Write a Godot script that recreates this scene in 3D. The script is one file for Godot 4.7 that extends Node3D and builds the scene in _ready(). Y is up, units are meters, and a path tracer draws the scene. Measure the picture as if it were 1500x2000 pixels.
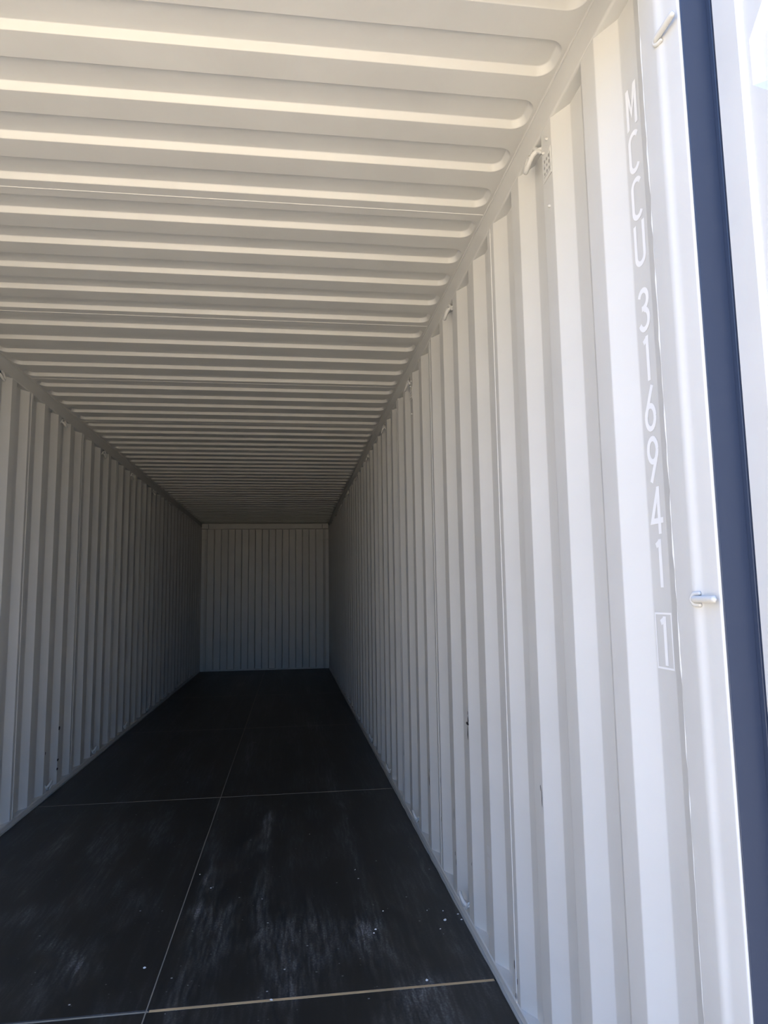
extends Node3D
# Inside of a forty-foot steel shipping container seen from its open doors. z = 0 is the door end, -z leads to the far end, y = 0 is the plywood deck.

const W := 1.176          # half the clear width between the inner flats of the side walls
const H := 2.7213         # underside of the roof sheets
const YR := 2.635         # underside of the top side rails
const YB := 0.036         # top of the bottom side rails
const PIT := 0.278        # pitch of the side wall corrugation
const DEP := 0.033        # its depth
const Z0R := -0.4276      # first fold of each side wall
const Z0L := -0.4673
const ZB := -12.234       # inner face of the far end
const RP := 0.2155        # pitch of the roof grooves
const ZROOF := -0.2765    # first roof seam

var M := {}

# ---------------------------------------------------------------- geometry helpers
func mb() -> SurfaceTool:
	var st := SurfaceTool.new()
	st.begin(Mesh.PRIMITIVE_TRIANGLES)
	return st

func tri(st: SurfaceTool, a: Vector3, b: Vector3, c: Vector3, na: Vector3, nb: Vector3, nc: Vector3) -> void:
	if (c - a).cross(b - a).dot(na + nb + nc) < 0.0:
		var t := b
		b = c
		c = t
		t = nb
		nb = nc
		nc = t
	st.set_normal(na)
	st.add_vertex(a)
	st.set_normal(nb)
	st.add_vertex(b)
	st.set_normal(nc)
	st.add_vertex(c)

func quad(st: SurfaceTool, a: Vector3, b: Vector3, c: Vector3, d: Vector3, na: Vector3, nb: Vector3, nc: Vector3, nd: Vector3) -> void:
	tri(st, a, b, c, na, nb, nc)
	tri(st, a, c, d, na, nc, nd)

func fquad(st: SurfaceTool, a: Vector3, b: Vector3, c: Vector3, d: Vector3, n: Vector3) -> void:
	quad(st, a, b, c, d, n, n, n, n)

# a box with chamfered edges
func bev(st: SurfaceTool, lo: Vector3, hi: Vector3, r := 0.003) -> void:
	var c := (lo + hi) / 2.0
	var h := (hi - lo) / 2.0
	r = minf(r, minf(h.x, minf(h.y, h.z)) * 0.9)
	for ax in 3:
		var u := (ax + 1) % 3
		var v := (ax + 2) % 3
		for s in [-1.0, 1.0]:
			var n := Vector3.ZERO
			n[ax] = s
			var q := []
			for k in [[-1, -1], [1, -1], [1, 1], [-1, 1]]:
				var p := Vector3.ZERO
				p[ax] = s * h[ax]
				p[u] = k[0] * (h[u] - r)
				p[v] = k[1] * (h[v] - r)
				q.append(c + p)
			fquad(st, q[0], q[1], q[2], q[3], n)
		for s1 in [-1.0, 1.0]:
			for s2 in [-1.0, 1.0]:
				var e := []
				for k in [[0, -1.0], [1, -1.0], [1, 1.0], [0, 1.0]]:
					var p2 := Vector3.ZERO
					p2[u] = s1 * (h[u] - (r if k[0] == 1 else 0.0))
					p2[v] = s2 * (h[v] - (r if k[0] == 0 else 0.0))
					p2[ax] = k[1] * (h[ax] - r)
					e.append(c + p2)
				var n2 := Vector3.ZERO
				n2[u] = s1
				n2[v] = s2
				fquad(st, e[0], e[1], e[2], e[3], n2.normalized())
	for sx in [-1.0, 1.0]:
		for sy in [-1.0, 1.0]:
			for sz in [-1.0, 1.0]:
				var n3 := Vector3(sx, sy, sz).normalized()
				tri(st, c + Vector3(sx * h.x, sy * (h.y - r), sz * (h.z - r)), c + Vector3(sx * (h.x - r), sy * h.y, sz * (h.z - r)), c + Vector3(sx * (h.x - r), sy * (h.y - r), sz * h.z), n3, n3, n3)

# rounds the corners of an open polyline; returns [points, unit normals to the left of the direction of travel]
func fillet(pts: Array, rad, seg := 3) -> Array:
	var pos := PackedVector2Array()
	var nrm := PackedVector2Array()
	var n := pts.size()
	for i in n:
		var p: Vector2 = pts[i]
		if i == 0 or i == n - 1:
			var d: Vector2 = (pts[1] - pts[0]).normalized() if i == 0 else (pts[n - 1] - pts[n - 2]).normalized()
			pos.append(p)
			nrm.append(Vector2(-d.y, d.x))
			continue
		var a: Vector2 = pts[i - 1]
		var b: Vector2 = pts[i + 1]
		var d0 := (p - a).normalized()
		var d1 := (b - p).normalized()
		var r: float = rad[i] if rad is Array else rad
		var ang := absf(d0.angle_to(d1))
		var t := minf(r * tan(ang / 2.0), minf(p.distance_to(a), p.distance_to(b)) * 0.48)
		var s := p - d0 * t
		var e := p + d1 * t
		for k in seg + 1:
			var f := float(k) / seg
			pos.append(s.lerp(p, f).lerp(p.lerp(e, f), f))
			var dd := d0.lerp(d1, f).normalized()
			nrm.append(Vector2(-dd.y, dd.x))
	return [pos, nrm]

# sweeps a profile (a, b) straight along the third axis: axis 1 maps (a, b, t) to (x = b, y = t, z = a); axis 2 maps to (x = a, y = b, z = t); axis 0 to (x = t, y = b, z = a); axis 3 to (x = a, y = t, z = b)
func put(axis: int, a: float, b: float, t: float) -> Vector3:
	match axis:
		0: return Vector3(t, b, a)
		1: return Vector3(b, t, a)
		2: return Vector3(a, b, t)
	return Vector3(a, t, b)

func sweep(st: SurfaceTool, prof: Array, axis: int, t0: float, t1: float, side := 1.0) -> void:
	var pos: PackedVector2Array = prof[0]
	var nrm: PackedVector2Array = prof[1]
	for i in pos.size() - 1:
		var p := pos[i]
		var q := pos[i + 1]
		if p.distance_to(q) < 1e-6:
			continue
		var n0 := put(axis, nrm[i].x, nrm[i].y, 0) * side
		var n1 := put(axis, nrm[i + 1].x, nrm[i + 1].y, 0) * side
		quad(st, put(axis, p.x, p.y, t0), put(axis, q.x, q.y, t0), put(axis, q.x, q.y, t1), put(axis, p.x, p.y, t1), n0, n1, n1, n0)

# end caps of a swept closed profile
func caps(st: SurfaceTool, prof: Array, axis: int, t0: float, t1: float) -> void:
	var pos: PackedVector2Array = prof[0]
	var idx := Geometry2D.triangulate_polygon(pos)
	for t in [t0, t1]:
		var n := put(axis, 0, 0, -1.0 if t == minf(t0, t1) else 1.0)
		for k in range(0, idx.size(), 3):
			tri(st, put(axis, pos[idx[k]].x, pos[idx[k]].y, t), put(axis, pos[idx[k + 1]].x, pos[idx[k + 1]].y, t), put(axis, pos[idx[k + 2]].x, pos[idx[k + 2]].y, t), n, n, n)

# a round bar along a path, with rounded ends
func tube(st: SurfaceTool, path: Array, r: float, seg := 10) -> void:
	var n := path.size()
	var rings := []
	var side := Vector3.ZERO
	for i in n:
		var d: Vector3 = (path[mini(i + 1, n - 1)] - path[maxi(i - 1, 0)]).normalized()
		if i == 0:
			side = d.cross(Vector3.UP if absf(d.y) < 0.9 else Vector3.RIGHT).normalized()
		else:
			side = (side - d * side.dot(d)).normalized()
		var up := d.cross(side)
		var ring := []
		for k in seg:
			var a := TAU * k / seg
			ring.append(side * cos(a) + up * sin(a))
		rings.append(ring)
	for i in n - 1:
		for k in seg:
			var k2 := (k + 1) % seg
			quad(st, path[i] + rings[i][k] * r, path[i] + rings[i][k2] * r, path[i + 1] + rings[i + 1][k2] * r, path[i + 1] + rings[i + 1][k] * r, rings[i][k], rings[i][k2], rings[i + 1][k2], rings[i + 1][k])
	for e in [0, n - 1]:
		var d2: Vector3 = (path[0] - path[1]).normalized() if e == 0 else (path[n - 1] - path[n - 2]).normalized()
		for k in seg:
			var k3 := (k + 1) % seg
			var tip: Vector3 = path[e] + d2 * r * 0.5
			tri(st, path[e] + rings[e][k] * r, path[e] + rings[e][k3] * r, tip, rings[e][k], rings[e][k3], d2)

func smooth_path(ctrl: Array, per := 5) -> Array:
	var c := Curve3D.new()
	for i in ctrl.size():
		var t: Vector3 = (ctrl[mini(i + 1, ctrl.size() - 1)] - ctrl[maxi(i - 1, 0)]) / 6.0
		c.add_point(ctrl[i], -t, t)
	var out := []
	for i in ctrl.size() - 1:
		for k in per:
			out.append(c.sample(i, float(k) / per))
	out.append(ctrl[ctrl.size() - 1])
	return out

# a plate in a local (u, v) frame with a rounded hole, as a ring between the cell's rectangle and the hole's loop
func loop_rr(hx: float, hz: float, r: float, n: int) -> Array:
	var out := []      # points and outward directions, corner by corner
	for c in 4:
		var sx := [1.0, -1.0, -1.0, 1.0][c] as float
		var sz := [1.0, 1.0, -1.0, -1.0][c] as float
		for i in n + 1:
			var a := PI / 2.0 * (c + float(i) / n)
			var d := Vector2(cos(a), sin(a))
			out.append([Vector2(sx * (hx - r), sz * (hz - r)) + d * r, d])
	return out

func loop_rect(hx: float, hz: float, ax: float, az: float, n: int) -> Array:
	var out := []
	for c in 4:
		var sx := [1.0, -1.0, -1.0, 1.0][c] as float
		var sz := [1.0, 1.0, -1.0, -1.0][c] as float
		for i in n + 1:
			var t := float(i) / n
			if c % 2 == 1:
				t = 1.0 - t
			var p := Vector2(hx, lerpf(az, hz, t * 2.0)) if t <= 0.5 else Vector2(lerpf(hx, ax, (t - 0.5) * 2.0), hz)
			out.append(Vector2(p.x * sx, p.y * sz))
	return out

# ---------------------------------------------------------------- object helpers
func obj(called: String, st: SurfaceTool, m: Material, parent: Node = self) -> MeshInstance3D:
	return inst(called, st.commit(), m, parent)

func inst(called: String, mesh: Mesh, m: Material, parent: Node = self, at := Vector3.ZERO) -> MeshInstance3D:
	var o := MeshInstance3D.new()
	o.name = called
	o.mesh = mesh
	o.material_override = m
	o.position = at
	o.cast_shadow = GeometryInstance3D.SHADOW_CASTING_SETTING_ON
	parent.add_child(o, true)
	return o

var taken := {}
func numbered(called: String) -> String:
	taken[called] = taken.get(called, -1) + 1
	return called if taken[called] == 0 else "%s_%03d" % [called, taken[called]]

func thing(called: String, label: String, category: String, at := Vector3.ZERO, group := "") -> Node3D:
	var o := Node3D.new()
	o.name = numbered(called)
	add_child(o)
	o.position = at
	tag(o, label, category, group)
	return o

func tag(o: Node, label: String, category: String, group := "") -> void:
	o.set_meta("label", label)
	o.set_meta("category", category)
	if group:
		o.set_meta("group", group)

func struct(called: String, label: String, category: String) -> Node3D:
	var o := Node3D.new()
	o.name = called
	add_child(o)
	o.set_meta("kind", "structure")
	tag(o, label, category)
	return o

func lin(r: float, g: float, b: float) -> Color:
	return Color(r, g, b).linear_to_srgb()

func mat(c: Color, rough: float, spec := 0.5) -> StandardMaterial3D:
	var m := StandardMaterial3D.new()
	m.albedo_color = c
	m.roughness = rough
	m.metallic_specular = spec
	return m

func noise_tex(freq: float, lo: Color, hi: Color, sd: int, size := 512) -> NoiseTexture2D:
	var n := FastNoiseLite.new()
	n.seed = sd
	n.frequency = freq
	n.fractal_octaves = 5
	var t := NoiseTexture2D.new()
	t.width = size
	t.height = size
	t.seamless = true
	t.noise = n
	var g := Gradient.new()
	g.set_color(0, lo)
	g.set_color(1, hi)
	t.color_ramp = g
	return t

# ---------------------------------------------------------------- materials
func make_materials() -> void:
	# light grey enamel on all the steel inside: a faint mottle and an orange-peel relief
	var paint := mat(Color(1, 1, 1), 0.42, 0.5)
	paint.albedo_texture = noise_tex(0.006, lin(0.595, 0.59, 0.57), lin(0.64, 0.635, 0.615), 3)
	paint.uv1_triplanar = true
	paint.uv1_world_triplanar = true
	paint.uv1_scale = Vector3(0.7, 0.7, 0.7)
	M.paint = paint
	M.weld = mat(lin(0.70, 0.69, 0.67), 0.25)
	M.blue = mat(lin(0.030, 0.043, 0.078), 0.42)
	M.rubber = mat(lin(0.032, 0.045, 0.080), 0.42)
	M.mark = mat(lin(0.86, 0.86, 0.86), 0.4)
	M.dark = mat(lin(0.012, 0.012, 0.012), 0.8)
	M.chip = mat(lin(0.8, 0.8, 0.8), 0.6)
	M.tan = mat(lin(0.62, 0.44, 0.24), 0.6)
	M.tan.albedo_texture = noise_tex(0.03, Color(0.8, 0.8, 0.8), Color(1, 1, 1), 8, 128)
	M.tan.uv1_triplanar = true
	M.grey_joint = mat(lin(0.27, 0.25, 0.21), 0.7)
	M.seal = mat(lin(0.36, 0.37, 0.36), 0.55)
	M.scuff = mat(lin(0.02, 0.02, 0.022), 0.6)
	M.pale = mat(lin(0.66, 0.66, 0.66), 0.5)
	var g := mat(Color(1, 1, 1), 0.9, 0.3)
	g.albedo_texture = noise_tex(0.02, lin(0.36, 0.325, 0.25), lin(0.54, 0.49, 0.385), 21)
	g.uv1_triplanar = true
	g.uv1_world_triplanar = true
	g.uv1_scale = Vector3(0.3, 0.3, 0.3)
	M.ground = g

# ---------------------------------------------------------------- the deck
const ROWS := [-0.05, -1.50, -3.94, -6.42, -8.85, -11.28, -12.21]
const TEXROWS := [480, 760, 380, 200, 128, 100]

func floor_texture() -> Array:
	var tw := 1024
	var th := 2048
	var streak := FastNoiseLite.new()
	streak.seed = 5
	streak.frequency = 0.03
	streak.fractal_octaves = 4
	var s_img := streak.get_image(tw, 128)
	s_img.resize(tw, th, Image.INTERPOLATE_CUBIC)
	var cloud := FastNoiseLite.new()
	cloud.seed = 11
	cloud.frequency = 0.008
	cloud.fractal_octaves = 6
	var c_img := cloud.get_image(tw, th / 2)
	c_img.resize(tw, th, Image.INTERPOLATE_BILINEAR)
	var warp := FastNoiseLite.new()
	warp.seed = 31
	warp.frequency = 0.006
	warp.fractal_octaves = 3
	var w_img := warp.get_image(tw, th / 2)
	w_img.resize(tw, th, Image.INTERPOLATE_CUBIC)
	var hair := FastNoiseLite.new()
	hair.seed = 57
	hair.frequency = 0.11
	hair.fractal_octaves = 4
	var k_img := hair.get_image(tw, 300)
	k_img.resize(tw, th, Image.INTERPOLATE_CUBIC)
	var fine := FastNoiseLite.new()
	fine.seed = 41
	fine.frequency = 0.22
	fine.fractal_octaves = 2
	var f_img := fine.get_image(tw, th)
	for im in [s_img, c_img, w_img, f_img, k_img]:
		im.convert(Image.FORMAT_L8)
	var sb := s_img.get_data()
	var cb := c_img.get_data()
	var wb := w_img.get_data()
	var fb := f_img.get_data()
	var kb := k_img.get_data()
	# dusty smears left by dragged loads: x0, z0, x1, z1, half width, strength
	var lanes := [
		[0.34, -3.50, 0.335, -2.95, 0.026, 1.0], [0.335, -2.95, 0.36, -1.95, 0.035, 0.32], [0.73, -4.30, 0.78, -3.60, 0.05, 0.40], [0.78, -3.60, 0.775, -2.70, 0.03, 0.42],
		[0.775, -2.70, 0.79, -1.95, 0.035, 0.55], [0.79, -1.95, 0.81, -1.62, 0.06, 0.62], [0.05, -3.70, 0.08, -2.20, 0.035, 0.48], [0.08, -2.20, 0.08, -1.20, 0.075, 0.42],
		[0.20, -2.25, 0.19, -1.75, 0.045, 0.42], [0.50, -2.05, 0.48, -1.55, 0.13, 0.40], [0.45, -2.7, 0.46, -2.2, 0.05, 0.28],
		[-0.80, -3.35, -0.76, -2.55, 0.05, 0.34], [-0.55, -3.50, -0.45, -2.35, 0.07, 0.42], [-0.33, -3.80, -0.24, -2.95, 0.06, 0.36], [-0.30, -2.75, -0.28, -2.45, 0.05, 0.35], [-0.42, -2.0, -0.25, -1.80, 0.05, 0.40],
		[-0.62, -2.3, -0.5, -2.0, 0.05, 0.3], [1.12, -2.90, 1.11, -2.20, 0.035, 0.25], [1.13, -2.05, 1.13, -1.58, 0.045, 0.62], [0.86, -1.46, 0.78, -1.34, 0.07, 0.75], [1.12, -1.46, 1.12, -1.41, 0.025, 1.2], [0.97, -1.5, 0.99, -1.2, 0.07, 0.35],
		[0.72, -6.6, 0.73, -5.0, 0.06, 0.30], [0.15, -6.3, 0.12, -4.6, 0.10, 0.22], [-0.45, -6.0, -0.40, -4.4, 0.09, 0.28], [0.35, -12.0, 0.25, -9.2, 0.08, 0.34], [0.72, -12.0, 0.68, -9.0, 0.08, 0.34], [-0.25, -11.5, -0.2, -9.5, 0.12, 0.2], [0.80, -8.2, 0.78, -6.9, 0.06, 0.30]]
	var wiped := [[-0.17, -3.05, -0.25, -2.55, 0.05, 1.0], [-0.25, -2.55, -0.35, -2.10, 0.04, 1.0], [-0.05, -2.50, -0.06, -2.02, 0.03, 1.0], [0.99, -1.95, 0.98, -1.6, 0.02, 0.8]]
	var px := PackedByteArray()
	px.resize(tw * th * 3)
	var hb := PackedByteArray()
	hb.resize(tw * th)
	var row := 0
	for s in ROWS.size() - 1:
		for k in TEXROWS[s]:
			var z: float = lerpf(ROWS[s], ROWS[s + 1], (k + 0.5) / TEXROWS[s])
			var here := []
			for l in lanes:
				if z > l[1] - 0.12 and z < l[3] + 0.12:
					var t: float = clampf((z - l[1]) / (l[3] - l[1]), 0, 1)
					var over: float = maxf(l[1] - z, z - l[3])
					here.append([lerpf(l[0], l[2], t), 1.0 / l[4], l[5] * (1.0 - clampf(over / 0.12, 0, 1))])
			for l in wiped:
				if z > l[1] - 0.04 and z < l[3] + 0.04:
					var t2: float = clampf((z - l[1]) / (l[3] - l[1]), 0, 1)
					here.append([lerpf(l[0], l[2], t2), 1.0 / l[4], -l[5]])
			var at := row * tw
			for i in tw:
				var x := (i + 0.5) / tw * 2.352 - 1.176
				var st_ := sb[at + i] / 255.0
				var cl := cb[at + i] / 255.0
				var fi := fb[at + i] / 255.0
				var d := maxf(0.0, cl - 0.46) * 0.42 + maxf(0.0, st_ - 0.55) * 0.30
				var wob := x + (cl - 0.5) * 0.06
				for h in here:
					var u: float = (wob - h[0]) * h[1]
					if u > -2.5 and u < 2.5:
						var gse := exp(-u * u)
						if h[2] > 0:
							d += h[2] * gse * (0.10 + 1.9 * st_ * cl) * 0.80
						else:
							d *= 1.0 + h[2] * gse * 0.9
				var ha := clampf((kb[at + i] / 255.0 - 0.36) * 2.6, 0.0, 1.6)
				d = clampf(d * (0.3 + 1.3 * fi * fi + 0.35 * fi) * (0.28 + ha), 0.0, 1.0)
				var v := 0.0075 + 0.004 * fi * ha + d * 0.18
				var o := (at + i) * 3
				px[o] = int(255.0 * pow(v, 0.4545))
				px[o + 1] = int(255.0 * pow(v * 1.02, 0.4545))
				px[o + 2] = int(255.0 * pow(v * 1.05, 0.4545))
				# the raised grain of the veneer shows through the coating
				var g := sin(x * 560.0 + wb[at + i] * 0.42) * clampf((cl - 0.35) * 3.0, 0.0, 1.0)
				hb[at + i] = int(clampf(128.0 + 70.0 * g + 50.0 * (fi - 0.5), 0, 255))
			row += 1
	# crumbs and paint specks trodden into the coating
	var rng := RandomNumberGenerator.new()
	rng.seed = 77
	for n in 420:
		var x2 := int(clampf(rng.randfn(0.55, 0.22), 0.02, 0.98) * tw)
		var y2 := int(rng.randf_range(300, 1700))
		var big := 1 if rng.randf() < 0.8 else 2
		var e := rng.randf_range(0.35, 0.8)
		for dx in big + 1:
			for dy in big:
				var o2 := ((y2 + dy) * tw + clampi(x2 + dx, 0, tw - 1)) * 3
				for c in 3:
					px[o2 + c] = int(255 * e * (0.93 + 0.03 * c))
	var img := Image.create_from_data(tw, th, false, Image.FORMAT_RGB8, px)
	var him := Image.create_from_data(tw, th, false, Image.FORMAT_L8, hb)
	return [ImageTexture.create_from_image(img), ImageTexture.create_from_image(him)]

func build_floor() -> void:
	var f := struct("floor", "black coated plywood deck of dusty scuffed sheets inside the container", "floor")
	var tx := floor_texture()
	var m := mat(Color(1, 1, 1), 0.46, 0.5)
	m.albedo_texture = tx[0]
	m.heightmap_enabled = true
	m.heightmap_texture = tx[1]
	m.heightmap_scale = 0.03
	M.deck = m
	var vrow := 0
	for s in ROWS.size() - 1:
		for c in 2:
			var x0 := -W + 0.001 if c == 0 else 0.0025
			var x1 := -0.0015 if c == 0 else W - 0.001
			var z0: float = ROWS[s] - (0.007 if s == 1 else 0.0034)
			var z1: float = ROWS[s + 1] + (0.006 if s == 0 else 0.0034)
			var st := mb()
			bev(st, Vector3(x0, -0.028, z1), Vector3(x1, -0.0004, z0), 0.0015)
			var arr := st.commit_to_arrays()
			var uv := PackedVector2Array()
			for v in arr[Mesh.ARRAY_VERTEX]:
				uv.append(Vector2((v.x + W) / (2 * W), (vrow + (v.z - ROWS[s]) / (ROWS[s + 1] - ROWS[s]) * TEXROWS[s]) / 2048.0))
			arr[Mesh.ARRAY_TEX_UV] = uv
			var am := ArrayMesh.new()
			am.add_surface_from_arrays(Mesh.PRIMITIVE_TRIANGLES, arr)
			inst("plywood_sheet", am, m, f)
		vrow += TEXROWS[s]
	# strips in the joints
	var st2 := mb()
	bev(st2, Vector3(0.01, -0.03, -1.507), Vector3(W - 0.015, 0.0, -1.4935), 0.001)
	obj("joint_strip", st2, M.tan, f)
	st2 = mb()
	bev(st2, Vector3(-W + 0.01, -0.03, -1.504), Vector3(0.008, -0.001, -1.4965), 0.001)
	obj("joint_strip", st2, M.grey_joint, f)
	for s in range(2, 6):
		st2 = mb()
		bev(st2, Vector3(-W + 0.01, -0.03, ROWS[s] - 0.0034), Vector3(W - 0.01, 0.0, ROWS[s] + 0.0034), 0.0005)
		obj("joint_strip", st2, M.grey_joint, f)
	st2 = mb()
	bev(st2, Vector3(-0.0014, -0.03, -12.2), Vector3(0.0024, -0.0006, -0.06), 0.0005)
	obj("joint_strip", st2, M.grey_joint, f)
	# cross members under the deck close it from below
	st2 = mb()
	bev(st2, Vector3(-1.2, -0.16, ZB), Vector3(1.2, -0.031, -0.05), 0.004)
	obj("underframe", st2, M.dark, f)

# ---------------------------------------------------------------- side walls
func corrugation(z0: float, zfrom: float, zto: float, s: float) -> Array:
	# profile (z, x) from the door end inwards; s = +1 right wall, -1 left wall
	var pts := []
	var k0 := int(floor((z0 + 0.3 - zfrom) / PIT)) - 2
	var raw := []
	for k in range(k0, k0 + 60):
		var z := z0 - k * PIT
		raw.append(Vector2(z + 0.206, W))          # inner flat ends, away slope begins
		raw.append(Vector2(z + 0.132, W + DEP))
		raw.append(Vector2(z + 0.062, W + DEP))
		raw.append(Vector2(z, W))                   # door-facing slope reaches the inner flat
	var first := true
	for i in raw.size() - 1:
		var a: Vector2 = raw[i]
		var b: Vector2 = raw[i + 1]
		if a.x < zfrom and a.x > zto:
			if first and i > 0:
				var pa: Vector2 = raw[i - 1]
				var f := (zfrom - a.x) / (pa.x - a.x)
				pts.append(a.lerp(pa, f))
			first = false
			pts.append(a)
			if b.x <= zto:
				pts.append(b.lerp(a, (zto - b.x) / (a.x - b.x)))
	for i in pts.size():
		pts[i].y *= s
	return pts

func build_wall(called: String, s: float, z0: float, label: String) -> Node3D:
	var wn := struct(called, label, "wall")
	var seams := [-0.2216]
	var zs := z0 - 3 * PIT - 0.036
	while zs > ZB + 0.25:
		seams.append(zs)
		zs -= PIT * 4
	seams.append(ZB + 0.005)
	var shared: Mesh = null
	for i in seams.size() - 1:
		if i >= 1 and i < seams.size() - 2 and shared:
			inst("wall_panel", shared, M.paint, wn, Vector3(0, 0, seams[i] - seams[1]))
		else:
			var prof := fillet(corrugation(z0, seams[i] - 0.0004, seams[i + 1] + 0.0004, s), 0.012, 4)
			var st := mb()
			sweep(st, prof, 1, YB, YR + 0.002, signf(s) * signf(prof[1][0].y) * -1.0)
			# outer skin, so that the sheet has thickness
			var back := PackedVector2Array()
			for p in prof[0]:
				back.append(p + Vector2(0, s * 0.003))
			sweep(st, [back, prof[1]], 1, YB, YR + 0.002, signf(s) * signf(prof[1][0].y))
			var mesh := st.commit()
			if i == 1:
				shared = mesh
			inst("wall_panel", mesh, M.paint, wn)
	for i in range(1, seams.size() - 1):
		var st := mb()
		var z: float = seams[i]
		var pf := fillet([Vector2(z + 0.0024, s * W), Vector2(z, s * (W - 0.0022)), Vector2(z - 0.0024, s * W)], 0.002, 4)
		sweep(st, pf, 1, YB, YR, signf(s) * signf(pf[1][0].y) * -1.0)
		obj("weld_seam", st, M.weld, wn)
	return wn

func mark_quad(st: SurfaceTool, s: float, pts: Array) -> void:
	# a scratch or a patch on an inner flat: pts are (z, y)
	var p := []
	for q in pts:
		p.append(Vector3(s * (W - 0.0007), q.y, q.x))
	for i in range(1, p.size() - 1):
		var n := Vector3(-s, 0, 0)
		tri(st, p[0], p[i], p[i + 1], n, n, n)

func scratches(wr: Node3D, wl: Node3D) -> void:
	var rng := RandomNumberGenerator.new()
	rng.seed = 12
	# [wall, z, y, height, width, pale?]
	var list := [[1, -1.826, 0.845, 0.02, 0.006, 0], [1, -1.824, 0.815, 0.03, 0.012, 0], [1, -1.835, 0.80, 0.012, 0.03, 0], [1, -1.832, 0.765, 0.055, 0.009, 0], [1, -1.85, 0.785, 0.06, 0.006, 1], [1, -1.858, 0.83, 0.03, 0.004, 1],
		[1, -1.0, 0.765, 0.02, 0.004, 0], [1, -0.992, 0.745, 0.05, 0.003, 0], [1, -1.004, 0.74, 0.03, 0.004, 1], [1, -1.007, 0.80, 0.01, 0.004, 1],
		[1, -2.672, 0.37, 0.045, 0.010, 0], [1, -2.69, 0.385, 0.04, 0.004, 0], [1, -2.665, 0.42, 0.02, 0.004, 0], [1, -2.118, 0.365, 0.05, 0.004, 0], [1, -2.115, 0.20, 0.02, 0.006, 0], [1, -2.135, 0.185, 0.05, 0.006, 1], [1, -2.10, 0.17, 0.03, 0.006, 0],
		[1, -1.83, 0.36, 0.11, 0.010, 1], [1, -1.83, 0.26, 0.012, 0.006, 0], [1, -1.86, 0.30, 0.05, 0.008, 1], [1, -2.395, 0.26, 0.025, 0.005, 0], [1, -2.395, 0.44, 0.02, 0.004, 0], [1, -3.50, 0.33, 0.05, 0.006, 0], [1, -3.52, 0.52, 0.03, 0.005, 1],
		[1, -1.30, 0.05, 0.02, 0.012, 0], [1, -1.31, 0.14, 0.03, 0.006, 0], [1, -1.285, 0.10, 0.02, 0.005, 0],
		[-1, -4.37, 0.42, 0.03, 0.03, 0], [-1, -4.36, 0.20, 0.02, 0.035, 0], [-1, -4.365, 0.17, 0.03, 0.022, 1], [-1, -4.36, 0.14, 0.02, 0.03, 0], [-1, -4.40, 0.23, 0.02, 0.02, 1], [-1, -4.1, 0.3, 0.02, 0.012, 0]]
	for l in list:
		var st := mb()
		var pts := []
		for k in 7:
			var a := TAU * k / 7.0
			pts.append(Vector2(l[1] + cos(a) * l[4] * 0.8 * rng.randf_range(0.5, 1.2), l[2] + sin(a) * l[3] * 0.6 * rng.randf_range(0.6, 1.1)))
		mark_quad(st, l[0], pts)
		obj("paint_scrape" if l[5] else "scratch", st, M.pale if l[5] else M.scuff, wr if l[0] > 0 else wl)
	# what is left of a peeled sticker
	for r in [[-1.60, 0.385, -1.55, 0.415], [-1.595, 0.33, -1.552, 0.375], [-1.59, 0.245, -1.556, 0.325]]:
		var st := mb()
		mark_quad(st, 1, [Vector2(r[0], r[1]), Vector2(r[2], r[1] - 0.003), Vector2(r[2] - 0.003, r[3]), Vector2(r[0] + 0.004, r[3] - 0.004)])
		obj("sticker_residue", st, M.pale, wr)

# ---------------------------------------------------------------- roof
func roof_panel_mesh(n: int) -> Mesh:
	var st := mb()
	var hx := W + 0.001
	var gx := 1.163
	var gz := 0.0635
	var r := 0.046
	var seg := 8
	var up := Vector3.UP
	for c in n:
		var zc := -RP * (c + 0.5)
		var outer := loop_rect(hx, RP / 2.0, gx - r, gz - r, seg)
		var lp := loop_rr(gx, gz, r, seg)
		var cnt := lp.size()
		# pressed side of the groove: offset inwards and height
		var side := [[0.0, 0.0, 0.0], [0.0018, 0.0006, 0.75], [0.0038, 0.0030, 1.05], [0.0112, 0.0172, 1.05], [0.0135, 0.0196, 0.7], [0.0158, 0.0203, 0.0]]
		for i in cnt:
			var j := (i + 1) % cnt
			var a: Vector2 = lp[i][0]
			var b: Vector2 = lp[j][0]
			var o0: Vector2 = outer[i]
			var o1: Vector2 = outer[j]
			fquad(st, Vector3(o0.x, H, zc + o0.y), Vector3(o1.x, H, zc + o1.y), Vector3(b.x, H, zc + b.y), Vector3(a.x, H, zc + a.y), -up)
			for k in side.size() - 1:
				var p := []
				var nn := []
				for e in [[a, lp[i][1], k], [b, lp[j][1], k], [b, lp[j][1], k + 1], [a, lp[i][1], k + 1]]:
					var sd: Array = side[e[2]]
					var q: Vector2 = e[0] - e[1] * sd[0]
					p.append(Vector3(q.x, H + sd[1], zc + q.y))
					nn.append((Vector3(-e[1].x, 0, -e[1].y) * sin(sd[2]) - up * cos(sd[2])).normalized())
				quad(st, p[0], p[1], p[2], p[3], nn[0], nn[1], nn[2], nn[3])
			var la: Array = side[side.size() - 1]
			var ia: Vector2 = a - lp[i][1] * la[0]
			var ib: Vector2 = b - lp[j][1] * la[0]
			tri(st, Vector3(ia.x, H + la[1], zc + ia.y), Vector3(ib.x, H + la[1], zc + ib.y), Vector3(0, H + la[1], zc), -up, -up, -up)
	# weather side
	fquad(st, Vector3(-hx, H + 0.024, 0), Vector3(hx, H + 0.024, 0), Vector3(hx, H + 0.024, -RP * n), Vector3(-hx, H + 0.024, -RP * n), up)
	return st.commit()

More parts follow.
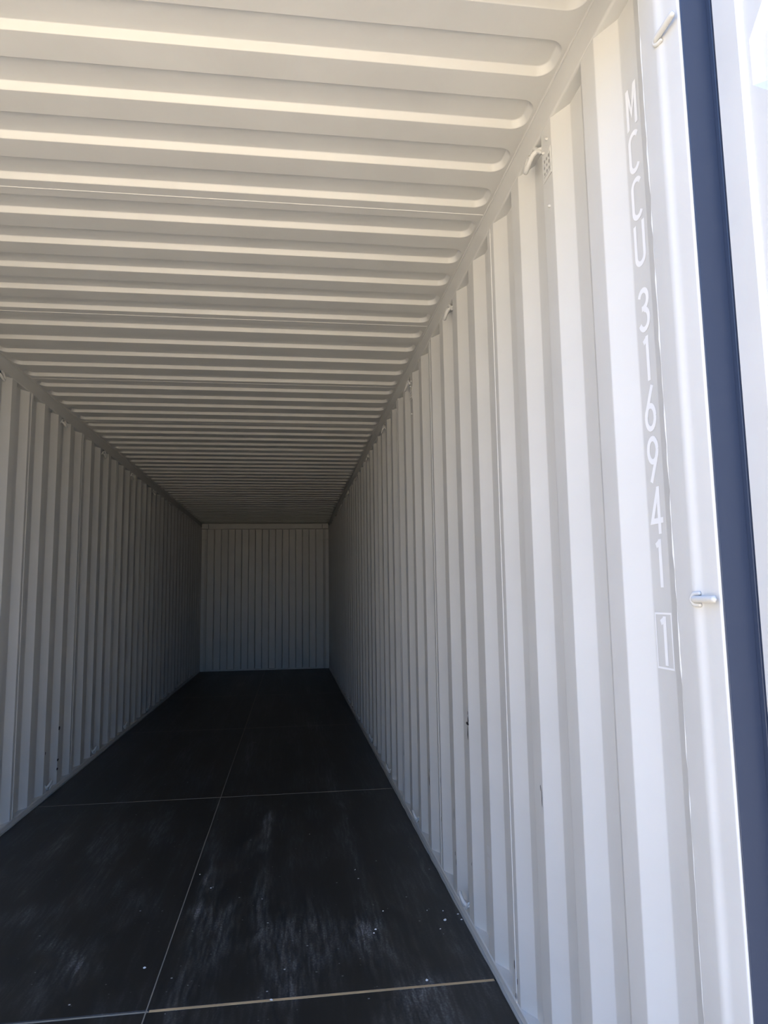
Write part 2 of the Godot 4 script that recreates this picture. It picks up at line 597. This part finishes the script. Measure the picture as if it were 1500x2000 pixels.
func build_roof() -> void:
	var c := struct("ceiling", "light grey steel roof of cross-grooved panels welded together", "ceiling")
	var m := roof_panel_mesh(5)
	for j in 11:
		inst("roof_panel", m, M.paint, c, Vector3(0, 0, ZROOF - j * RP * 5))
	for j in range(1, 11):
		var st := mb()
		var z := ZROOF - j * RP * 5
		var pf := fillet([Vector2(z + 0.0028, H), Vector2(z, H - 0.0022), Vector2(z - 0.0028, H)], 0.003, 4)
		sweep(st, pf, 0, -W, W, signf(pf[1][0].y) * -1.0)
		obj("weld_seam", st, M.weld, c)
	# flat plates at both ends
	var st2 := mb()
	bev(st2, Vector3(-W, H, ZROOF), Vector3(W, H + 0.024, -0.06), 0.001)
	obj("end_plate", st2, M.paint, c)
	st2 = mb()
	bev(st2, Vector3(-W, H, ZB - 0.06), Vector3(W, H + 0.024, ZROOF - 55 * RP), 0.001)
	obj("end_plate", st2, M.paint, c)

# ---------------------------------------------------------------- rails, posts, far end
func build_rails() -> void:
	var n := 1
	for s in [1.0, -1.0]:
		var t := struct("trim_%d" % n, "painted top side rail above the wall with the white number" if s > 0 else "painted top side rail above the wall facing the white number", "rail")
		n += 1
		var st := mb()
		var p := [Vector2(s * (W + 0.062), YR), Vector2(s * (W - 0.001), YR), Vector2(s * (W - 0.001), H + 0.02), Vector2(s * (W + 0.062), H + 0.02), Vector2(s * (W + 0.062), YR)]
		var pf := fillet(p, [0, 0.007, 0.003, 0.004, 0], 4)
		var mid: Vector2 = (pf[0][0] + pf[0][1]) / 2
		sweep(st, pf, 2, -0.1, ZB - 0.05, 1.0 if pf[1][0].y < 0 else -1.0)
		caps(st, pf, 2, -0.1, ZB - 0.05)
		obj("rail", st, M.paint, t)
		st = mb()     # the bead of sealant between rail and roof
		tube(st, [Vector3(s * (W - 0.002), H - 0.001, -0.12), Vector3(s * (W - 0.002), H - 0.001, -6), Vector3(s * (W - 0.002), H - 0.001, ZB + 0.05)], 0.004, 8)
		obj("weld_seam", st, M.paint, t)
	for s in [1.0, -1.0]:
		var b := struct("baseboard_right" if s > 0 else "baseboard_left", "painted bottom side rail along the deck under the white-numbered wall" if s > 0 else "painted bottom side rail along the deck opposite the white number", "rail")
		var st := mb()
		var x0: float = s * (W - 0.003)
		var x1: float = s * (W + 0.062)
		bev(st, Vector3(minf(x0, x1), -0.16, ZB - 0.02), Vector3(maxf(x0, x1), YB, -0.1), 0.004)
		obj("rail", st, M.paint, b)
		# uneven sealant between rail and deck
		var rng := RandomNumberGenerator.new()
		rng.seed = 9
		var path := []
		var z := -0.15
		while z > ZB + 0.02:
			path.append(Vector3(s * (W - 0.005 + rng.randf_range(-0.0015, 0.0015)), 0.001 + rng.randf_range(-0.001, 0.002), z))
			z -= 0.06
		st = mb()
		tube(st, path, 0.006, 7)
		obj("sealant_bead", st, M.seal, b)
	for s in [1.0, -1.0]:
		var t := struct("trim_%d" % n, "rounded white corner post beside the stencilled number, blue on its outer face" if s > 0 else "corner post across the doorway from the stencilled number", "post")
		n += 1
		var p := [Vector2(-0.2205, s * 1.195), Vector2(-0.2205, s * 1.1755), Vector2(-0.216, s * 1.1745), Vector2(-0.154, s * 1.1705), Vector2(-0.137, s * 1.1765), Vector2(-0.092, s * 1.1795), Vector2(-0.089, s * 1.20), Vector2(-0.089, s * 1.30), Vector2(-0.30, s * 1.30), Vector2(-0.30, s * 1.22), Vector2(-0.2255, s * 1.22), Vector2(-0.2205, s * 1.195)]
		var pf := fillet(p, [0, 0.002, 0.004, 0.035, 0.05, 0.005, 0.002, 0.01, 0.01, 0.003, 0.003, 0], 6)
		var st := mb()
		sweep(st, pf, 1, -0.17, 2.9, 1.0 if signf(pf[1][0].x) > 0 else -1.0)
		caps(st, pf, 1, -0.17, 2.9)
		obj("post", st, M.paint, t)
		# outer face of the post in the colour of the container's outside
		st = mb()
		var xa: float = s * 1.1825
		var xb: float = s * 1.302
		bev(st, Vector3(minf(xa, xb), -0.17, -0.0905), Vector3(maxf(xa, xb), 2.9, -0.0875), 0.0008)
		var face := obj("outer_face", st, M.blue, t)
		face.set_meta("label", "blue painted outer face of the post")
		# run of weld between wall and post
		st = mb()
		var path := []
		var rng := RandomNumberGenerator.new()
		rng.seed = 4
		var y := 0.04
		while y < 2.64:
			path.append(Vector3(s * (1.1765 + rng.randf_range(-0.0012, 0.0012)), y, -0.2195 + rng.randf_range(-0.0012, 0.0012)))
			y += 0.03
		tube(st, path, 0.0026, 7)
		obj("weld_seam", st, M.paint, t)
	# header above the doorway and sill below it
	var hd := struct("trim_%d" % n, "painted header beam across the top of the doorway", "beam")
	n += 1
	var sth := mb()
	bev(sth, Vector3(-1.178, 2.60, -0.18), Vector3(1.178, 2.89, -0.082), 0.012)
	obj("beam", sth, M.paint, hd)
	sth = mb()
	bev(sth, Vector3(-1.176, 2.61, -0.083), Vector3(1.176, 2.88, -0.080), 0.0008)
	obj("outer_face", sth, M.blue, hd)
	var sl := struct("trim_%d" % n, "steel sill across the doorway at the front of the deck", "sill")
	sth = mb()
	bev(sth, Vector3(-1.178, -0.17, -0.0495), Vector3(1.178, -0.002, 0.0), 0.006)
	obj("sill", sth, M.paint, sl)
	sth = mb()
	bev(sth, Vector3(-1.176, -0.168, -0.001), Vector3(1.176, -0.008, 0.002), 0.0008)
	obj("outer_face", sth, M.blue, sl)

func build_back() -> void:
	var b := struct("wall_back", "dim corrugated steel end wall with posts and header", "wall")
	# corrugated sheet, folds every 0.1257 m
	var pts := []
	var x := -1.075
	var k := 0
	while x < 1.06:
		var z := ZB if k % 2 == 0 else ZB - 0.048
		pts.append(Vector2(x + (0.0 if k == 0 else 0.008), z))
		pts.append(Vector2(x + 0.1257 - 0.008, z))
		x += 0.1257
		k += 1
	pts[pts.size() - 1].x = 1.075
	var st := mb()
	var pf := fillet(pts, 0.003, 3)
	sweep(st, pf, 3, 0.018, 2.603, 1.0)
	obj("end_sheet", st, M.paint, b)
	st = mb()
	bev(st, Vector3(-1.25, -0.17, ZB - 0.1), Vector3(1.25, 2.9, ZB - 0.06), 0.004)
	obj("outer_skin", st, M.paint, b)
	for s in [-1.0, 1.0]:
		st = mb()
		var p := fillet([Vector2(s * 1.075, ZB - 0.045), Vector2(s * 1.078, ZB + 0.012), Vector2(s * 1.12, ZB + 0.03), Vector2(s * 1.178, ZB + 0.03)], 0.012, 4)
		sweep(st, p, 3, 0.0, 2.601, 1.0 if p[1][p[1].size() - 1].y > 0 else -1.0)
		obj("corner_post", st, M.paint, b)
		st = mb()
		bev(st, Vector3(minf(s * 1.06, s * 1.177), 2.612, ZB - 0.045), Vector3(maxf(s * 1.06, s * 1.177), 2.70, ZB + 0.045), 0.004)
		obj("gusset", st, M.paint, b)
		st = mb()
		bev(st, Vector3(minf(s * 1.179, s * 1.25), -0.17, ZB - 0.059), Vector3(maxf(s * 1.179, s * 1.25), 2.9, ZB + 0.004), 0.002)
		obj("post_web", st, M.paint, b)
	st = mb()
	bev(st, Vector3(-1.052, 2.612, ZB - 0.055), Vector3(1.052, 2.705, ZB + 0.02), 0.004)
	obj("header", st, M.paint, b)
	st = mb()
	bev(st, Vector3(-1.075, -0.02, ZB - 0.045), Vector3(1.075, 0.02, ZB + 0.012), 0.003)
	obj("bottom_rail", st, M.paint, b)

# ---------------------------------------------------------------- the open door leaf
func build_door(called: String, side: float, label: String) -> void:
	var d := struct(called, label, "door")
	var x0 := 1.234       # face that the doorway sees
	var x1 := 1.284
	var za := -0.076
	var zb := 1.09
	var ya := 0.02
	var yb := 2.58
	var fw := 0.072
	var fr := [[ya, yb, za, za + fw], [ya, yb, zb - fw, zb], [ya, ya + 0.1, za + fw, zb - fw], [yb - 0.1, yb, za + fw, zb - fw]]
	for f in fr:
		var st := mb()
		bev(st, Vector3(x0, f[0], f[2]), Vector3(x1, f[1], f[3]), 0.006)
		obj("frame_bar", st, M.paint, d)
	# panel with four wide horizontal presses
	var st := mb()
	var pz0 := za + fw
	var pz1 := zb - fw
	var py0 := ya + 0.1
	var py1 := yb - 0.1
	var px := x0 + 0.010
	var nx := Vector3(-1, 0, 0)
	var centres := [0.42, 1.02, 1.62, 2.22]
	var cut := [py0, 0.72, 1.32, 1.92, py1]
	for i in 4:
		var yc: float = centres[i]
		var o := [Vector2(pz0, cut[i]), Vector2(pz1, cut[i]), Vector2(pz1, cut[i + 1]), Vector2(pz0, cut[i + 1])]
		# tapered press: eight corners on the panel face, eight on its floor
		var e := []
		var f2 := []
		for q in [[1, -0.095, 0.060], [-1, -0.095, 0.060], [-1, -0.042, 0.010], [-1, 0.042, 0.010], [-1, 0.095, 0.060], [1, 0.095, 0.060], [1, 0.042, 0.010], [1, -0.042, 0.010]]:
			var zz: float = pz0 + q[2] if q[0] < 0 else pz1 - q[2]
			e.append(Vector2(zz, yc + q[1]))
			var zi: float = pz0 + q[2] + 0.007 if q[0] < 0 else pz1 - q[2] - 0.007
			f2.append(Vector2(zi, yc + q[1] * (0.90 if absf(q[1]) > 0.05 else 0.88)))
		var to3 := func(v: Vector2, dx: float) -> Vector3: return Vector3(px + dx, v.y, v.x)
		# face around the press: fan by sides
		var ring := [[1, 0, 0], [1, 1, 0]]
		fquad(st, to3.call(o[0], 0), to3.call(o[1], 0), to3.call(e[0], 0), to3.call(e[1], 0), nx)
		fquad(st, to3.call(o[3], 0), to3.call(o[2], 0), to3.call(e[5], 0), to3.call(e[4], 0), nx)
		fquad(st, to3.call(o[0], 0), to3.call(e[1], 0), to3.call(e[2], 0), to3.call(e[2], 0), nx)
		fquad(st, to3.call(o[0], 0), to3.call(e[2], 0), to3.call(e[3], 0), to3.call(o[3], 0), nx)
		fquad(st, to3.call(o[3], 0), to3.call(e[3], 0), to3.call(e[4], 0), to3.call(e[4], 0), nx)
		fquad(st, to3.call(o[1], 0), to3.call(e[0], 0), to3.call(e[7], 0), to3.call(e[7], 0), nx)
		fquad(st, to3.call(o[1], 0), to3.call(e[7], 0), to3.call(e[6], 0), to3.call(o[2], 0), nx)
		fquad(st, to3.call(o[2], 0), to3.call(e[6], 0), to3.call(e[5], 0), to3.call(e[5], 0), nx)
		for k in 8:
			var k2 := (k + 1) % 8
			var a: Vector3 = to3.call(e[k], 0)
			var b2: Vector3 = to3.call(e[k2], 0)
			var c2: Vector3 = to3.call(f2[k2], 0.020)
			var d2: Vector3 = to3.call(f2[k], 0.020)
			var n := (b2 - a).cross(d2 - a).normalized()
			if n.x > 0:
				n = -n
			fquad(st, a, b2, c2, d2, n)
		for k in range(1, 7):
			tri(st, to3.call(f2[0], 0.020), to3.call(f2[k], 0.020), to3.call(f2[k + 1], 0.020), nx, nx, nx)
	fquad(st, Vector3(x1 - 0.004, py0, pz0), Vector3(x1 - 0.004, py1, pz0), Vector3(x1 - 0.004, py1, pz1), Vector3(x1 - 0.004, py0, pz1), -nx)
	obj("door_panel", st, M.paint, d)
	# rubber seal along the hinge edge
	st = mb()
	bev(st, Vector3(x0, ya, -0.0873), Vector3(x0 + 0.02, yb, -0.0762), 0.0006)
	var gsk := obj("seal", st, M.rubber, d)
	gsk.set_meta("label", "dark rubber seal along the hinge edge")
	if side < 0:
		d.scale.x = -1.0

# ---------------------------------------------------------------- fittings
const ORD := ["first", "second", "third", "fourth", "fifth", "sixth", "seventh", "eighth", "ninth", "tenth", "eleventh"]

func ring_mesh(s: float, low: bool) -> Array:
	# local origin on the inner edge of the rail; s = +1 right wall
	var v := -1.0 if low else 1.0
	var c := [Vector3(0.006, 0.004, -0.002), Vector3(-0.003, -0.016, 0.0), Vector3(-0.013, -0.046, 0.006), Vector3(-0.018, -0.062, 0.020), Vector3(-0.018, -0.055, 0.046), Vector3(-0.012, -0.040, 0.068), Vector3(0.0, -0.035, 0.084), Vector3(0.010, -0.036, 0.094)]
	var p := []
	for q in c:
		p.append(Vector3(q.x * s, q.y * v, q.z))
	var st := mb()
	tube(st, smooth_path(p), 0.0075, 10)
	var welds := []
	# runs of weld: one under the rail, one against the fold of the wall
	for e in [[Vector3(0.006, -0.001, -0.008), Vector3(0.002, -0.004, -0.001), Vector3(0.002, -0.004, 0.006)], [Vector3(-0.004, -0.018, 0.066), Vector3(-0.003, -0.034, 0.082), Vector3(0.002, -0.048, 0.094)]]:
		var st2 := mb()
		var w := []
		for q in e:
			w.append(Vector3(q.x * s, q.y * v, q.z))
		tube(st2, w, 0.0070, 9)
		welds.append(st2.commit())
	return [st.commit(), welds]

func build_rings() -> void:
	for low in [false, true]:
		for s in [1.0, -1.0]:
			var ms := ring_mesh(s, low)
			var side := "the white-numbered wall" if s > 0 else "the unnumbered wall"
			for j in 10:
				var z := -0.881 - 1.112 * j
				if (s < 0 and j < (3 if low else 2)) or (s > 0 and low and j < 1):
					continue      # outside the photograph
				var where := "top rail" if not low else "deck edge"
				var label := "%s lashing ring from the doorway at the %s of %s" % [ORD[j], where, side]
				if not low and s > 0 and j == 0:
					label = "bent steel lashing ring under the top rail next to the nearest nine-hole vent"
				var t := thing("lashing_ring", label, "ring", Vector3(s * W, YB if low else YR, z), "lashing rings along the side rails")
				inst("bar", ms[0], M.paint, t)
				for w in ms[1]:
					inst("weld", w, M.paint, t)

func vent_meshes() -> Array:
	# plate in the local x-y plane facing +z, three by three holes
	var st := mb()
	var n := Vector3(0, 0, 1)
	var p := 0.0185
	var th := 0.003
	var hr := 0.0054
	for i in 3:
		for j in 3:
			var c := Vector2((i - 1) * p * 0.9, (j - 1) * p)
			var rect := loop_rect(p * 0.45, p / 2, 0.0, 0.0, 4)
			var lp := loop_rr(hr, hr, hr, 4)
			for k in lp.size():
				var k2 := (k + 1) % lp.size()
				var a: Vector2 = c + lp[k][0]
				var b: Vector2 = c + lp[k2][0]
				var o0: Vector2 = c + rect[k]
				var o1: Vector2 = c + rect[k2]
				fquad(st, Vector3(o0.x, o0.y, th), Vector3(o1.x, o1.y, th), Vector3(b.x, b.y, th), Vector3(a.x, a.y, th), n)
				var d0: Vector2 = lp[k][1]
				fquad(st, Vector3(a.x, a.y, th), Vector3(b.x, b.y, th), Vector3(b.x, b.y, 0.0006), Vector3(a.x, a.y, 0.0006), Vector3(-d0.x, -d0.y, 0))
	var w := p * 1.35
	var h := p * 1.5
	bev(st, Vector3(-w - 0.006, -h - 0.012, 0), Vector3(-w, h + 0.012, th), 0.001)
	bev(st, Vector3(w, -h - 0.012, 0), Vector3(w + 0.006, h + 0.012, th), 0.001)
	bev(st, Vector3(-w, h, 0), Vector3(w, h + 0.012, th), 0.001)
	bev(st, Vector3(-w, -h - 0.012, 0), Vector3(w, -h, th), 0.001)
	var back := mb()
	bev(back, Vector3(-w, -h, 0.0), Vector3(w, h, 0.0008), 0.0002)
	var riv := mb()
	tube(riv, [Vector3(0, 0, 0), Vector3(0, 0, 0.003), Vector3(0, 0, 0.005)], 0.0045, 9)
	return [st.commit(), back.commit(), riv.commit()]

func build_vents() -> void:
	var ms := vent_meshes()
	var list := [
		[Vector3(W - 0.0002, 2.516, -0.738), -PI / 2, "nine-hole vent plate near the top of the wall beside the white number"],
		[Vector3(W - 0.0002, 2.516, -2.964), -PI / 2, "nine-hole vent plate beside the third lashing ring on the white-numbered wall"],
		[Vector3(-0.52, 2.497, ZB - 0.0478), 0.0, "small vent high on the dim end wall, further from the white-numbered wall"],
		[Vector3(0.505, 2.494, ZB - 0.0478), 0.0, "small vent high on the dim end wall, closer to the white-numbered wall"]]
	for l in list:
		var t := thing("ventilator", l[2], "vent", l[0], "ventilators under the roof")
		t.rotation.y = l[1]
		inst("plate", ms[0], M.paint, t)
		inst("mesh_backing", ms[1], M.dark, t).set_meta("label", "black interior behind the holes")
		if l[1] != 0.0:
			for q in [Vector3(0.006, 0.075, 0), Vector3(-0.022, 0.05, 0), Vector3(0.004, -0.125, 0)]:
				inst("rivet", ms[2], M.paint, t, q)

func build_post_bars() -> void:
	var st := mb()
	tube(st, [Vector3(0.002, 0, -0.034), Vector3(-0.001, 0, -0.028), Vector3(-0.001, 0, 0.027), Vector3(0.001, 0, 0.029)], 0.0062, 14)
	var bar := st.commit()
	# flattened run of weld that wraps the bar's inner end
	st = mb()
	tube(st, smooth_path([Vector3(0.004, 0.010, -0.020), Vector3(0.002, 0.009, -0.034), Vector3(0.001, 0.0, -0.041), Vector3(0.002, -0.009, -0.034), Vector3(0.004, -0.010, -0.020)]), 0.0042, 9)
	var weld := st.commit()
	for q in [[1.307, "horizontal lashing bar welded halfway up the rounded post beside the number"], [2.392, "lashing bar welded near the top of the rounded post beside the number"]]:
		var t := thing("lashing_bar", q[1], "bar", Vector3(1.168, q[0], -0.119), "lashing bars on the corner posts")
		inst("bar", bar, M.paint, t)
		inst("weld", weld, M.paint, t)
	var names := ["low", "halfway up", "high"]
	for s in [-1.0, 1.0]:
		for k in 3:
			var y: float = [0.15, 1.32, 2.42][k]
			var t := thing("lashing_bar", "tiny lashing bar %s on the far post %s" % [names[k], "by the white-numbered wall" if s > 0 else "opposite the white-numbered wall"], "bar", Vector3(s * 1.135, y, ZB + 0.034), "lashing bars on the corner posts")
			var sb := mb()
			tube(sb, smooth_path([Vector3(-0.035, 0, -0.008), Vector3(-0.028, 0, 0.006), Vector3(0.028, 0, 0.006), Vector3(0.035, 0, -0.008)]), 0.0065, 8)
			obj("bar", sb, M.paint, t)

# ---------------------------------------------------------------- the stencilled number
func ribbon(st: SurfaceTool, pts: Array, w: float, z := 0.0005) -> void:
	# flat painted stroke in the local (u right, v up) plane; thickness half a millimetre
	var n := pts.size()
	var l := []
	var r := []
	for i in n:
		var p: Vector2 = pts[i]
		var d0: Vector2 = (p - pts[i - 1]).normalized() if i > 0 else (pts[1] - p).normalized()
		var d1: Vector2 = (pts[i + 1] - p).normalized() if i < n - 1 else d0
		var b := (d0 + d1).normalized()
		var m := Vector2(-b.y, b.x)
		var f := w / 2.0 / maxf(0.45, m.dot(Vector2(-d0.y, d0.x)))
		l.append(p + m * f)
		r.append(p - m * f)
	var up := Vector3(0, 0, 1)
	for i in n - 1:
		fquad(st, Vector3(l[i].x, l[i].y, z), Vector3(l[i + 1].x, l[i + 1].y, z), Vector3(r[i + 1].x, r[i + 1].y, z), Vector3(r[i].x, r[i].y, z), up)

func arc(cx: float, cy: float, rx: float, ry: float, a0: float, a1: float, n := 12) -> Array:
	var out := []
	for i in n + 1:
		var a := deg_to_rad(lerpf(a0, a1, float(i) / n))
		out.append(Vector2(cx + rx * cos(a), cy + ry * sin(a)))
	return out

func glyph(c: String) -> Array:
	# strokes in a cell 44 mm wide and 98 mm high, centred on the origin
	var x := 0.0175
	var y := 0.0430
	match c:
		"M": return [[Vector2(-x, -0.049), Vector2(-x, 0.049)], [Vector2(x, -0.049), Vector2(x, 0.049)], [Vector2(-x + 0.002, 0.046), Vector2(0, -0.016), Vector2(x - 0.002, 0.046)]]
		"C": return [arc(0, y - x, x, x, 25, 180, 10) + arc(0, -y + x, x, x, 180, 335, 10)]
		"U": return [[Vector2(-x, 0.049)] + arc(0, -y + x, x, x, 180, 360, 12) + [Vector2(x, 0.049)]]
		"3": return [arc(-0.001, 0.0235, 0.0175, 0.0195, 160, -85, 14), arc(-0.001, -0.0215, 0.0185, 0.0215, 85, -160, 14), [Vector2(-0.008, 0.003), Vector2(0.004, 0.003)]]
		"1": return [[Vector2(0.004, -0.049), Vector2(0.004, 0.049)], [Vector2(-0.010, 0.036), Vector2(0.004, 0.043)]]
		"6": return [[Vector2(0.012, 0.048), Vector2(-0.010, 0.004), Vector2(-0.0165, -0.014)], arc(0, -0.0185, x, 0.0245, 0, 360, 22)]
		"9": return [[Vector2(-0.012, -0.048), Vector2(0.010, -0.004), Vector2(0.0165, 0.014)], arc(0, 0.0185, x, 0.0245, 0, 360, 22)]
		"4": return [[Vector2(0.009, -0.049), Vector2(0.009, 0.049)], [Vector2(0.009, 0.044), Vector2(-0.0185, -0.0215), Vector2(0.024, -0.0215)]]
	return []

func build_number() -> void:
	var t := thing("container_number", "white stencilled serial number MCCU 316941 1 running down the wall fold", "marking", Vector3(W + DEP - 0.0002, 0, -0.3296))
	t.rotation.y = -PI / 2
	var list := [["M", 2.389], ["C", 2.281], ["C", 2.172], ["U", 2.066], ["3", 1.919], ["1", 1.811], ["6", 1.702], ["9", 1.595], ["4", 1.487], ["1", 1.3785], ["1", 1.2225]]
	for l in list:
		var st := mb()
		var lift := 0.0005
		for s in glyph(l[0]):
			ribbon(st, s, 0.0115, lift)
			lift += 0.0002
		obj("character", st, M.mark, t).position = Vector3(0.0, l[1], 0)
	var sb := mb()
	var a := 0.030
	var b := 0.0545
	ribbon(sb, [Vector2(-a, b), Vector2(a, b)], 0.004)
	ribbon(sb, [Vector2(-a, -b), Vector2(a, -b)], 0.004)
	ribbon(sb, [Vector2(-a, -b - 0.002), Vector2(-a, b + 0.002)], 0.004, 0.0007)
	ribbon(sb, [Vector2(a, -b - 0.002), Vector2(a, b + 0.002)], 0.004, 0.0007)
	obj("box_outline", sb, M.mark, t).position = Vector3(0, 1.2225, 0)

# ---------------------------------------------------------------- litter on the deck
func build_chips() -> void:
	var rng := RandomNumberGenerator.new()
	rng.seed = 3
	var spots := [[1.092, -1.965, 0.016], [1.155, -2.005, 0.010], [1.158, -1.955, 0.009], [1.10, -2.045, 0.007], [0.85, -2.085, 0.008], [1.035, -2.06, 0.006], [1.055, -1.89, 0.006], [0.80, -1.93, 0.010], [0.79, -1.90, 0.008], [0.775, -2.55, 0.009], [0.78, -2.44, 0.007], [0.57, -3.1, 0.006], [-0.06, -1.78, 0.012], [0.10, -2.45, 0.008], [0.03, -2.62, 0.008], [0.40, -1.50, 0.011], [0.93, -1.535, 0.012]]
	for q in spots:
		var st := mb()
		var c := []
		for k in 6:
			var a := TAU * k / 6.0
			c.append(Vector2(cos(a) * q[2] * rng.randf_range(0.35, 0.7), sin(a) * q[2] * rng.randf_range(0.2, 0.55)))
		var h := 0.0022
		for k in 6:
			var k2 := (k + 1) % 6
			var p0 := Vector3(c[k].x, 0, c[k].y)
			var p1 := Vector3(c[k2].x, 0, c[k2].y)
			var top := Vector3(0, h, 0)
			var t0 := p0 * 0.8 + top * rng.randf_range(0.6, 1.0)
			var t1 := p1 * 0.8 + top * 0.8
			fquad(st, p0, p1, t1, t0, (p0 + p1 + Vector3(0, 0.004, 0)).normalized())
			tri(st, t0, t1, top, Vector3.UP, Vector3.UP, Vector3.UP)
		var t := obj(numbered("paint_chip"), st, M.chip)
		t.position = Vector3(q[0], -0.0004, q[1])
		t.rotation.y = rng.randf() * TAU
		var say := "small pale flake of paint lying on the black deck"
		if q[2] > 0.015:
			say = "largest pale paint flake on the deck, beside the white-numbered wall"
		elif q[1] > -1.56:
			say = "pale paint flake lying right beside the tan joint strip"
		elif q[0] > 1.13:
			say = "pale paint flake at the very edge of the deck below a lashing ring"
		tag(t, say, "paint chip", "paint flakes on the deck")

# ---------------------------------------------------------------- the place
func _ready() -> void:
	var cam := Camera3D.new()
	cam.name = "camera"
	cam.position = Vector3(0.4617, 1.3209, 1.0)
	cam.rotation = Vector3(0.1204, -0.1348, -0.0150)
	cam.fov = rad_to_deg(2.0 * atan(1000.0 / 1354.2))
	cam.near = 0.05
	cam.far = 300.0
	add_child(cam)
	cam.current = true
	var env := Environment.new()
	env.background_mode = Environment.BG_SKY
	var sky := Sky.new()
	var sm := ProceduralSkyMaterial.new()
	sm.sky_top_color = Color(0.36, 0.565, 0.85)
	sm.sky_horizon_color = Color(0.63, 0.755, 0.87)
	sm.sky_curve = 0.14
	sm.ground_horizon_color = Color(0.62, 0.60, 0.56)
	sm.ground_bottom_color = Color(0.50, 0.46, 0.40)
	sm.sky_energy_multiplier = 1.0
	sm.sun_angle_max = 20.0
	sky.sky_material = sm
	env.sky = sky
	env.tonemap_mode = Environment.TONE_MAPPER_LINEAR
	env.tonemap_exposure = 4.6
	env.sdfgi_enabled = true
	env.ssao_enabled = true
	env.ssil_enabled = true
	var we := WorldEnvironment.new()
	we.name = "world_environment"
	we.environment = env
	add_child(we)
	var sun := DirectionalLight3D.new()
	sun.name = "sun"
	sun.light_color = Color(1.0, 0.93, 0.82)
	sun.light_energy = 2.9
	sun.light_angular_distance = 0.53
	sun.shadow_enabled = true
	add_child(sun)
	sun.look_at_from_position(Vector3(3.0, 4.2, -1.2), Vector3.ZERO, Vector3.UP)

	make_materials()
	var gr := struct("ground", "sunlit pale yard surface in front of the container", "ground")
	var st := mb()
	bev(st, Vector3(-60, -0.5, -60), Vector3(60, -0.17, 60), 0.01)
	obj("yard_slab", st, M.ground, gr)
	build_floor()
	var wr := build_wall("wall_right", 1.0, Z0R, "corrugated light grey steel side wall carrying the white serial number")
	var wl := build_wall("wall_left", -1.0, Z0L, "shaded corrugated steel side wall facing the white serial number")
	scratches(wr, wl)
	build_roof()
	build_rails()
	build_back()
	build_door("door_1", 1.0, "white inside of the open container door leaf beside the post")
	build_door("door_2", -1.0, "other open door leaf across the doorway from the stencilled number")
	build_number()
	build_rings()
	build_vents()
	build_post_bars()
	build_chips()
